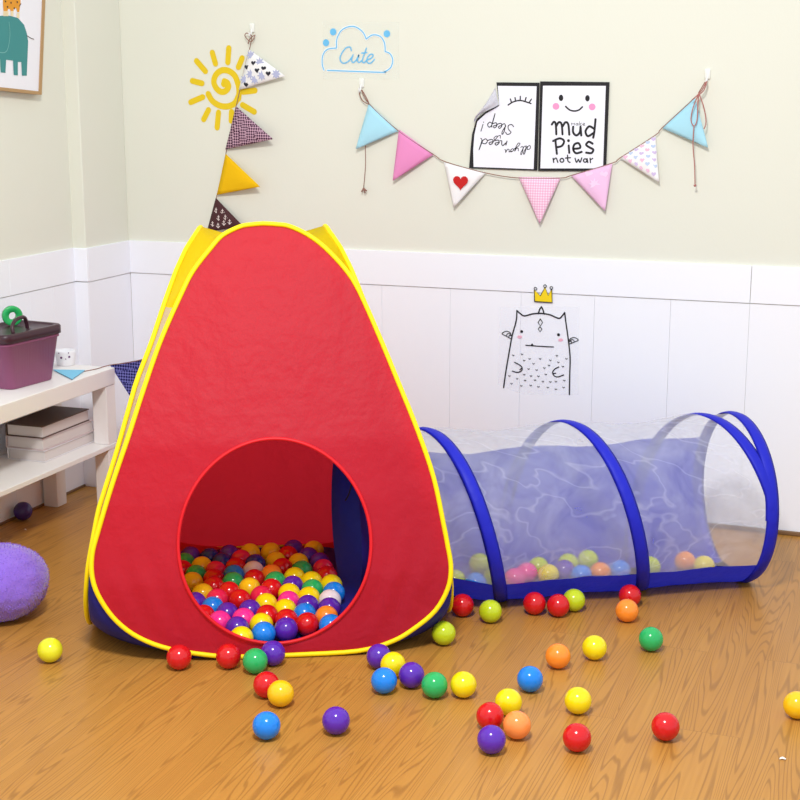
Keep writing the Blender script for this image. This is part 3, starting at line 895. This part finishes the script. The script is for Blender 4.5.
big = [[(463, 264), (474, 250), (484, 262), (487, 316)], [(486, 275), (500, 252), (515, 262), (520, 316)], [(520, 275), (536, 252), (551, 264), (556, 318)],
       [(577, 276), (577, 306), (594, 322), (612, 306), (616, 276)], [(616, 276), (620, 322)],
       [(696, 236), (690, 300), (684, 334)], [(686, 285), (662, 274), (643, 300), (655, 326), (684, 310)],
       [(482, 345), (490, 420)], [(470, 352), (505, 338), (528, 352), (516, 378), (486, 386)],
       [(553, 376), (556, 415)], [(580, 394), (614, 388), (606, 364), (584, 370), (577, 396), (592, 417), (622, 410)], [(680, 366), (660, 356), (646, 372), (664, 386), (684, 398), (674, 416), (646, 414)]]
for s in big: ribbon(bm, cr(pk(s, o)), .0062, NB)
disc(bm, pk([(552, 350)], o)[0], .0042, NB)
for s in [[(470, 444), (473, 466)], [(473, 452), (486, 443), (495, 466)], circ(517, 455, 10, 12), [(547, 428), (549, 458), (560, 466)], [(536, 443), (562, 441)], [(587, 444), (595, 466), (605, 450), (613, 466), (623, 442)], circ(641, 456, 9, 12), [(651, 446), (655, 467)], [(667, 444), (669, 467)], [(669, 452), (681, 445)]]:
    ribbon(bm, cr(pk(s, o), 4), .0036, NB)
for s in [[(568, 268), (568, 256), (576, 262), (584, 256), (585, 268)], circ(597, 263, 5, 8), [(603, 257), (604, 268)], [(611, 248), (612, 269)], [(622, 256), (612, 263), (622, 269)], [(628, 264), (639, 262), (634, 256), (628, 262), (632, 269), (640, 268)]]:
    ribbon(bm, cr(pk(s, o), 3), .0013, NB)
obj('lettering', bm, ink, mud, False)['label'] = 'hand drawn words make mud pies not war'

slp = thing('poster', 'upside down sleep poster with its top left corner curling off the wall', 'poster', wallpt(513, 172), 'posters on the cream wall')
bm = bmesh.new()
prism(bm, pk([(168, 39), (398, 41), (386, 510), (22, 497), (30, 390), (38, 315), (62, 236), (112, 195), (183, 160)], .0006)[::1], NB, .001)
obj('sheet', bm, ink, slp, False)
bm = bmesh.new()
prism(bm, pk([(175, 58), (382, 60), (366, 502), (46, 490), (44, 400), (50, 320), (66, 248), (112, 205), (183, 164)], .0017), NB, .0003)
obj('white_field', bm, sheet, slp, False)
# the curled corner: a sheet rolling forward off the wall
bm = bmesh.new(); rows = []
fold = cr(pk([(60, 246), (80, 216), (112, 196), (150, 178), (184, 160)], .002), 4)
outer = [(50, 260), (62, 225), (95, 182), (130, 130), (166, 66)]
outer = cr(pk(outer, .0), 4)
N_ = len(fold)
for i in range(N_):
    u = i/(N_-1); row = []
    for j in range(9):
        t = j/8
        q = fold[i].lerp(outer[i], t); h = .004+.028*math.sin(PI*min(1, .15+.75*t))*math.sin(PI*min(.97, .12+.8*u))
        row.append(q+NB*h)
    rows.append(row)
grid(bm, rows)
for row, f in zip(rows, range(N_)): pass
bmesh.ops.solidify(bm, geom=list(bm.faces), thickness=.0006)
obj('curled_corner', bm, mat('poster_back', (236, 234, 242), .6), slp)['label'] = 'pale curled corner showing the back of the paper'
bm = bmesh.new()
for s in [[(230, 160), (258, 143), (298, 136), (352, 152)], [(248, 146), (242, 128)], [(270, 140), (267, 121)], [(294, 136), (295, 114)], [(320, 139), (326, 120)], [(342, 147), (354, 129)]]:
    ribbon(bm, cr(pk(s, o)), .0038, NB)
obj('closed_eye', bm, ink, slp, False)
GL = {  # letter strokes, x to the right, y up, x-height 1
 'a': ([[(.75, .95), (.3, 1), (.05, .5), (.3, 0), (.75, .4), (.78, 1), (.75, .3), (1, 0)]], .95),
 'l': ([[(0, .4), (.45, 1.6), (.4, 2.2), (.15, 1.6), (.1, .4), (.3, 0), (.6, .2)]], .6),
 'y': ([[(.05, 1), (.15, .2), (.5, .1), (.8, 1), (.6, -.6), (.25, -1.6), (-.1, -1.3), (.3, -.4), (1, .2)]], .95),
 'o': ([[(.4, 1), (.05, .5), (.35, 0), (.7, .5), (.4, 1), (.9, .9)]], .9),
 'u': ([[(.05, 1), (.12, .2), (.45, .05), (.75, 1), (.78, .2), (1, .05)]], 1),
 'n': ([[(.05, 0), (.12, .9), (.15, .4), (.5, 1), (.7, .7), (.75, .1), (1, .1)]], 1),
 'e': ([[(.05, .4), (.6, .7), (.4, 1.05), (.1, .6), (.25, 0), (.85, .25)]], .82),
 'd': ([[(.7, .9), (.3, 1), (.05, .5), (.3, 0), (.7, .5), (1.0, 2.4), (.8, .4), (1, 0)]], 1),
 'i': ([[(.05, .9), (.1, .1), (.4, .1)]], .45),
 's': ([[(.0, .1), (.4, 1), (.6, .4), (.3, 0), (.0, .15)]], .75),
 'S': ([[(1.1, 1.7), (.7, 2.1), (.2, 1.6), (.7, 1.0), (.8, .3), (.3, 0), (-.1, .4)]], 1.2),
 'p': ([[(.0, .9), (.1, .6), (-.15, -1.9), (.1, .5), (.5, 1), (.8, .5), (.5, 0), (.1, .2)]], .95),
 '!': ([[(.3, 1.9), (.15, .5)], [(.1, .1), (.12, .02)]], .5),
 ' ': ([], .5)}
bm = bmesh.new()
def write(txt, org, end, yv, w):
    tot = sum(GL[c][1] for c in txt); ex = V(((end[0]-org[0])/tot, (end[1]-org[1])/tot)); x0 = 0
    for c in txt:
        for s in GL[c][0]:
            pts = [(org[0]+ex.x*(x0+x)+yv[0]*y, org[1]+ex.y*(x0+x)+yv[1]*y) for x, y in s]
            ribbon(bm, cr(pk(pts, o), 5), w, NB)
        x0 += GL[c][1]
write('all', (352, 375), (298, 382), (-2, 20), .0022)
write('you', (288, 388), (212, 398), (-2, 16), .0022)
write('need', (226, 352), (84, 338), (-4, 26), .0027)
write('is', (192, 320), (150, 330), (-2, 18), .0022)
write('Sleep', (258, 265), (118, 250), (-4, 26), .0026)
write('!', (104, 250), (85, 250), (-4, 26), .0024)
obj('lettering', bm, ink, slp, False)['label'] = 'handwritten words all you need is sleep, upside down'

# monster sticker on the panelling
cm = c_of(480, 270, 5.717)
def mk(pts, oo=.0014): return bk(cm(pts), oo)
mon = thing('monster_decal', 'clear sticker of a horned doodle monster under a yellow crown', 'wall sticker', wallpt(538, 394))
bm = bmesh.new(); prism(bm, mk([(112, 212), (568, 208), (562, 714), (240, 710), (100, 655)], .0003), NB, .0004)
obj('film', bm, film('sticker_film', (248, 249, 255), .07), mon, False)
bm = bmesh.new()
LW = .0042
for s in [[(135, 672), (148, 580), (165, 480), (183, 380), (207, 290), (211, 232)], [(211, 232), (232, 250), (255, 262), (300, 251), (350, 248), (400, 256), (450, 276), (470, 262), (484, 243)], [(484, 243), (491, 300), (505, 400), (515, 500), (513, 600), (511, 712)], [(334, 250), (340, 228), (351, 210)], [(351, 210), (360, 228), (367, 252)]]:
    ribbon(bm, cr(mk(s)), LW, NB)
for s in [[(345, 280), (358, 300), (345, 320), (332, 300), (345, 280)], [(343, 324), (354, 338), (343, 353), (333, 338), (343, 324)]]: ribbon(bm, mk(s), .0028, NB)
for s in [[(180, 395), (150, 378), (126, 364), (150, 350), (172, 358), (178, 372)], [(150, 378), (158, 364), (174, 366)], [(165, 386), (168, 374), (178, 376)], [(508, 424), (540, 412), (562, 400), (540, 386), (518, 392), (510, 404)], [(540, 412), (532, 398), (516, 402)], [(524, 420), (522, 408), (512, 410)]]: ribbon(bm, cr(mk(s)), .0026, NB)
for s in [[(198, 528), (222, 540), (240, 556), (238, 575), (215, 585), (185, 578)], [(240, 560), (228, 570)], [(450, 555), (428, 566), (415, 586), (425, 605), (445, 611), (478, 600)], [(416, 592), (432, 590)], [(262, 430), (340, 436), (420, 440)]]: ribbon(bm, cr(mk(s)), .0034, NB)
poly(bm, mk([(288, 432), (298, 418), (308, 433)])[::-1])
for x, y in ((238, 352), (449, 370)): disc(bm, mk([(x, y)])[0], .0046, NB)
for x, y in ((190, 488), (240, 482), (284, 508), (344, 508), (402, 516), (440, 490), (494, 508), (252, 518), (306, 536), (394, 546), (448, 528), (474, 552), (278, 566), (324, 572), (368, 560), (252, 598), (292, 606), (334, 608), (376, 598), (168, 606), (212, 622), (258, 632), (314, 630), (360, 638), (402, 640), (434, 638), (482, 632), (180, 650), (236, 662), (290, 660), (334, 668), (388, 672), (434, 682), (478, 672)):
    ribbon(bm, mk([(x-5, y-3), (x, y+3), (x+5, y-2)]), .0024, NB)
mo = obj('monster_outline', bm, ink, mon, False)
for x, y in ((227, 383), (461, 400)):
    bm = bmesh.new(); poly(bm, mk(circ(x, y, 14, 14, 9)[:-1])[::-1]); obj('cheek', bm, mat('pale_pink_ink', (238, 178, 196), .6), mon, False)
bm = bmesh.new(); crn = [(312, 180), (310, 112), (345, 148), (372, 98), (390, 146), (410, 106), (413, 186)]
poly(bm, bk(cm(crn), .0052)[::-1]); obj('crown', bm, mat('crown_yellow', (244, 212, 20), .5), mon, False)
bm = bmesh.new(); ribbon(bm, bk(cm(crn+[crn[0]]), .0058), .003, NB)
for x, y in ((317, 107), (372, 92), (408, 102)): ribbon(bm, bk(cm(circ(x, y, 8, 10)), .0058), .0022, NB)
obj('crown_outline', bm, ink, mon, False)

# ================================================================== BUNTING
string = mat('twine', (150, 112, 100), .8, .1)
whitef = mat('white_felt', (238, 236, 236), .8, .1); edgem = mat('hem_shadow_brown', (150, 128, 90), .8)
def pattern(name, c1_, c2_, scale, kind='checker', rot=45):
    m = mat(name, c1_, .8, .1)
    tc = nd(m, 'ShaderNodeTexCoord'); mp = nd(m, 'ShaderNodeMapping'); mp.inputs['Rotation'].default_value = (0, R(rot), 0)
    lk(m, tc.outputs['Object'], mp.inputs['Vector'])
    if kind == 'checker':
        ck = nd(m, 'ShaderNodeTexChecker'); ck.inputs['Scale'].default_value = scale
        ck.inputs['Color1'].default_value = lin(c1_); ck.inputs['Color2'].default_value = lin(c2_)
        lk(m, mp.outputs['Vector'], ck.inputs['Vector']); lk(m, ck.outputs['Color'], pb(m).inputs['Base Color'])
    else:   # gingham: two crossing soft stripes
        fs = []
        for d in ('X', 'Z'):
            w = nd(m, 'ShaderNodeTexWave'); w.bands_direction = d; w.inputs['Scale'].default_value = scale
            lk(m, mp.outputs['Vector'], w.inputs['Vector']); fs.append(w)
        a = mixc(m, lin(c1_), lin(c2_), fs[0].outputs['Fac'], .5)
        b = mixc(m, a, lin(c2_), fs[1].outputs['Fac'], .5)
        lk(m, b, pb(m).inputs['Base Color'])
    return m
def heart2(c, s, u, w):
    out = []
    for k in range(24):
        t = 2*PI*k/24
        x = 16*math.sin(t)**3; y = 13*math.cos(t)-5*math.cos(2*t)-2*math.cos(3*t)-math.cos(4*t)
        out.append(c+u*(x*s/16)+w*(y*s/16))
    return out
UX, UZ = V((1, 0, 0)), V((0, 0, 1))
def pennant(parent, tri, mats, o1=.006, o3=.018, deco=None, name='pennant', label=None):
    A, B, Cc = back(*tri[0], o1), back(*tri[1], o1), back(*tri[2], o3)
    nn = (B-A).cross(Cc-A).normalized()
    if nn.y > 0: nn = -nn
    bm = bmesh.new()
    # slightly curved cloth, two faces apart
    def pt(u, v):
        p = A.lerp(B, u).lerp(Cc, v); return p+nn*.006*math.sin(PI*v)*math.sin(PI*u)
    n = 8; rows = []
    for j in range(n+1): rows.append([pt(i/n, min(j/n, .995)) for i in range(n+1)])
    grid(bm, rows)
    bmesh.ops.recalc_face_normals(bm, faces=bm.faces)
    bmesh.ops.solidify(bm, geom=list(bm.faces), thickness=.0016)
    if deco:
        for (u, v, shp, s, mi) in deco:
            c = pt(u, v)+nn*.0022
            ex = (B-A).normalized(); ez = ex.cross(nn).normalized()
            if shp == 'heart': poly(bm, heart2(c, s, UX, UZ), mi)
            elif shp == 'dot': disc(bm, c, s, nn, mi, 12)
            elif shp == 'star':
                poly(bm, [c+(UX*math.cos(PI*k/8)+UZ*math.sin(PI*k/8))*(s if k % 2 == 0 else s*.5) for k in range(16)], mi)
            elif shp == 'anchor':
                ribbon(bm, [c+UZ*s, c-UZ*s], s*.35, nn, mi); ribbon(bm, [c-UX*s*.8-UZ*s*.2, c-UZ*s, c+UX*s*.8-UZ*s*.2], s*.3, nn, mi); ribbon(bm, [c-UX*s*.45+UZ*s*.5, c+UX*s*.45+UZ*s*.5], s*.25, nn, mi)
    o = obj(name, bm, mats, parent)
    if label: o['label'] = label
    return o
def scatter(n, shp, s, mis, seed, rows=5):
    out = []; k = 0
    for r in range(rows):
        v = .06+.86*r/rows
        cnt = max(1, int(round(n*(1-v))))
        for i in range(cnt):
            u = (i+.5+(.0 if r % 2 else .12))/cnt
            if 0.06 < u < .94: out.append((u, v, shp, s, mis[k % len(mis)])); k += 1
    return out

# left garland
gl = thing('bunting', 'bunting of patterned pennants running down the wall behind the tent', 'bunting', wallpt(225, 200), 'buntings on the back wall')
star_m = mat('lilac_print', (176, 180, 212), .8); dotm = mat('black_print', (40, 38, 50), .8)
deco = []
for i, (u, v) in enumerate([(.1, .08), (.42, .06), (.75, .08), (.26, .2), (.6, .2), (.9, .15), (.15, .34), (.45, .34), (.78, .33), (.3, .48), (.64, .48), (.5, .62), (.42, .8)]):
    deco.append((u, v, 'star' if i % 2 == 0 else 'heart', .0165 if i % 2 == 0 else .0085, 1 if i % 2 == 0 else 2))
pennant(gl, [(249.5, 49.5), (239, 90), (285, 76)], [whitef, star_m, dotm], deco=deco, label='white pennant with lilac stars and black hearts')
pennant(gl, [(236.5, 106.5), (225.6, 149.5), (273, 139)], o3=.034, mats=pattern('plum_check', (196, 160, 178), (70, 34, 60), 170), label='plum checked pennant')
pennant(gl, [(226, 154), (217, 195), (260, 186.5)], o3=.034, mats=mat('mustard_felt', (236, 186, 20), .8, .1), label='plain mustard yellow pennant')
anc = [(u, v, 'anchor', .0075, 1) for u, v in ((.3, .12), (.75, .12), (.5, .26), (.2, .32), (.8, .3), (.35, .46), (.65, .46), (.5, .62))]
pennant(gl, [(216, 198), (207, 232), (243, 226)], [mat('dark_brown_felt', (72, 36, 40), .8), mat('cream_print', (228, 214, 210), .8)], deco=anc, label='dark brown pennant with white anchors')
bm = bmesh.new()
tube(bm, cr([back(252, 36, .012), back(251, 42, .008), back(249.5, 49, .006), back(244, 70, .0055), back(238, 98, .0055), back(231, 128, .0055), back(226, 153, .0055), back(217, 195, .0055), back(207, 232, .0055), back(190, 285, .006), back(172, 325, .03)], 3), .0014, 6)
tube(bm, cr([back(252, 36, .014), back(247, 33, .016), back(245, 36, .014), back(251, 42, .012), back(255, 35, .016), back(250, 39, .014), back(248, 44, .012)], 4), .0015, 6)
# the far end of the same string comes out beside the tent and lies on the shelf
def depth(x, y, p):     # the point seen at x, y at the distance of p
    q = ray(x, y); return CP + q*((p-CP).dot(FW)/q.dot(FW))
SA = flo(96, 369, .447); SB = depth(110, 365, V((-2.29, 3.66, .46))); SC = depth(144, 359, V((-2.12, 3.68, .49))); SD = back(172, 325, .03)
tube(bm, cr([flo(80, 372, .447), SA, SB, SC, V((-2.0, 3.9, .53)), SD], 4), .0013, 6)
obj('string', bm, string, gl)
def freepen(parent, A, B, Cc, m, label):
    bm = bmesh.new(); prism(bm, [A, B, Cc], (B-A).cross(Cc-A).normalized(), .0018)
    o = obj('pennant', bm, m, parent, False); o['label'] = label
nA, nB = SB, SC
freepen(gl, nA, nB, depth(131, 398, (nA+nB)/2), pattern('navy_check', (112, 112, 184), (28, 28, 84), 160), 'navy checked pennant hanging past the shelf end')
freepen(gl, flo(53, 370, .4475), flo(72, 379.5, .4475), flo(85, 370.5, .4475), mat('sky_blue_felt', (134, 204, 236), .8, .1), 'light blue pennant lying on the shelf')

# right garland
gr = thing('bunting', 'pastel bunting strung across the wall under the two posters', 'bunting', wallpt(540, 210), 'buntings on the back wall')
skyf = mat('sky_felt', (168, 216, 232), .8, .1)
pennant(gr, [(369, 103.5), (398.6, 131), (356, 149)], skyf, label='light blue pennant at the left end')
pennant(gr, [(399, 129.5), (433.6, 154.5), (393, 180.6)], mat('pink_felt', (226, 140, 190), .8, .1), label='plain pink pennant')
hp_ = pennant(gr, [(444, 162), (486, 172.5), (454, 207)], whitef, label='white pennant')
bm = bmesh.new(); hv = heart2(back(460.6, 182, .0215), .0235, UX, UZ); prism(bm, hv[::-1], NB, .0012); obj('heart_patch', bm, mat('red_felt', (196, 26, 26), .8), hp_, False)
pennant(gr, [(518.7, 177), (560.7, 177.5), (539.7, 223.5)], pattern('pink_gingham', (246, 226, 238), (226, 130, 178), 42, 'gingham', 0), label='pink gingham pennant')
pennant(gr, [(571, 175.5), (612.5, 163), (605, 210.7)], [mat('lilac_pink_felt', (234, 188, 222), .8), mat('pale_lilac_print', (238, 208, 236), .8)], deco=[(.45, .35, 'star', .018, 1), (.8, .2, 'heart', .012, 1), (.4, .1, 'heart', .012, 1)], label='lilac pink pennant')
mis = scatter(6, 'heart', .0068, [1, 2, 3], 3, 6)
pennant(gr, [(620, 158), (655.6, 135), (659, 182)], [whitef, mat('pink_print', (232, 186, 212), .8), mat('blue_print', (190, 206, 234), .8), mat('lilac_print_two', (206, 188, 226), .8)], deco=mis, label='white pennant with pastel hearts')
pennant(gr, [(662, 128), (695, 97.5), (708, 147.5)], skyf, label='light blue pennant at the right end')
bm = bmesh.new()
top = [(361.5, 90), (369, 103.5), (398.6, 131), (433.6, 154.5), (446, 162), (486, 173), (518.7, 178), (560.7, 178), (571, 175.5), (612.5, 163), (620, 158), (655.6, 135), (662, 128), (695, 97.5), (699, 92), (705, 82)]
tube(bm, cr([back(x, y, .0075 if 0 < i < 15 else .014) for i, (x, y) in enumerate(top)], 4), .0014, 6)
tube(bm, cr([back(x, y, .010) for x, y in ((361.5, 90), (359.5, 94), (363, 101), (369, 104), (366, 97), (362, 90))], 4), .0015, 6)
tube(bm, cr([back(x, y, .008) for x, y in ((366, 120), (365.4, 146), (365.5, 165), (363.6, 188))], 4), .0012, 6)
for dx, dy in ((-2, 3), (1.5, 4), (3, 2)): tube(bm, [back(363.6, 188, .008), back(363.6+dx, 189+dy, .012)], .0022, 6)
pinkt = mat('dusty_pink_twine', (176, 116, 110), .8, .1)
obj('string', bm, string, gr)
bm = bmesh.new()
for s in [((706, 82), (703, 88), (698.5, 94), (692, 100)), ((699, 93), (693, 108), (691, 120), (694, 126), (697, 120), (698, 104), (699, 93)), ((699, 93), (704, 108), (706, 122), (704, 129)), ((707, 81), (704, 90), (699, 95)), ((699, 93), (698, 100), (697.5, 110)), ((694, 126), (693, 145), (694.5, 165), (695, 184))]:
    tube(bm, cr([back(x, y, .027) for x, y in s], 5), .0016, 6)
bmesh.ops.create_icosphere(bm, subdivisions=2, radius=.004, matrix=Matrix.Translation(back(695, 185.5, .027)))
obj('bow', bm, pinkt, gr)['label'] = 'dusty pink twine bow with a long tail'

# wall hooks
hookm = mat('hook_plate_white', (234, 234, 228), .3, .5)
for x, y, l in ((252, 28, 'pale plastic hook on the wall above the sun sticker'), (361.5, 83, 'pale plastic hook holding the left end of the pastel bunting'), (707.5, 74, 'pale plastic hook holding the right end of the pastel bunting')):
    p = back(x, y, .0); h = thing('wall_hook', l, 'hook', p, 'pale hooks on the cream wall')
    bm = bmesh.new(); box(bm, (-.008, -.0032, -.014), (.008, .004, .014), .003, Matrix.Translation(p)); obj('plate', bm, hookm, h)
    bm = bmesh.new(); tube(bm, cr([p+V((0, -.003, -.004)), p+V((0, -.008, -.018)), p+V((0, -.014, -.026)), p+V((0, -.02, -.022)), p+V((0, -.021, -.014))], 4), .0022, 8); obj('peg', bm, mat('hook_white', (236, 236, 236), .3), h)

# ================================================================== LIGHT
w = bpy.data.worlds.new('daylight'); S.world = w; w.use_nodes = True
bg = w.node_tree.nodes['Background']; bg.inputs['Color'].default_value = (.83, .915, 1.0, 1); bg.inputs['Strength'].default_value = .8
def area(name, loc, tgt, size, power, col=(1, 1, 1), shape='DISK'):
    l = bpy.data.lights.new(name, 'AREA'); l.shape = shape; l.size = size; l.energy = power; l.color = col
    o = bpy.data.objects.new(name, l); COL.objects.link(o); o.location = loc
    o.rotation_euler = (V(tgt)-V(loc)).to_track_quat('-Z', 'Y').to_euler()
    return o
cf = V((FW.x, FW.y, 0)).normalized()
lampp = cf*1.35+RT*(-.15)+V((0, 0, 2.65))
area('ceiling_lamp', lampp, cf*2.6+V((0, 0, 0)), .45, 62, (1, .985, .95))
S.view_settings.view_transform = 'Standard'; S.view_settings.look = 'None'
S.view_settings.gamma = 1; S.view_settings.use_curve_mapping = False
S.view_settings.exposure = .35
S.cycles.transparent_max_bounces = 24
S.cycles.max_bounces = 8
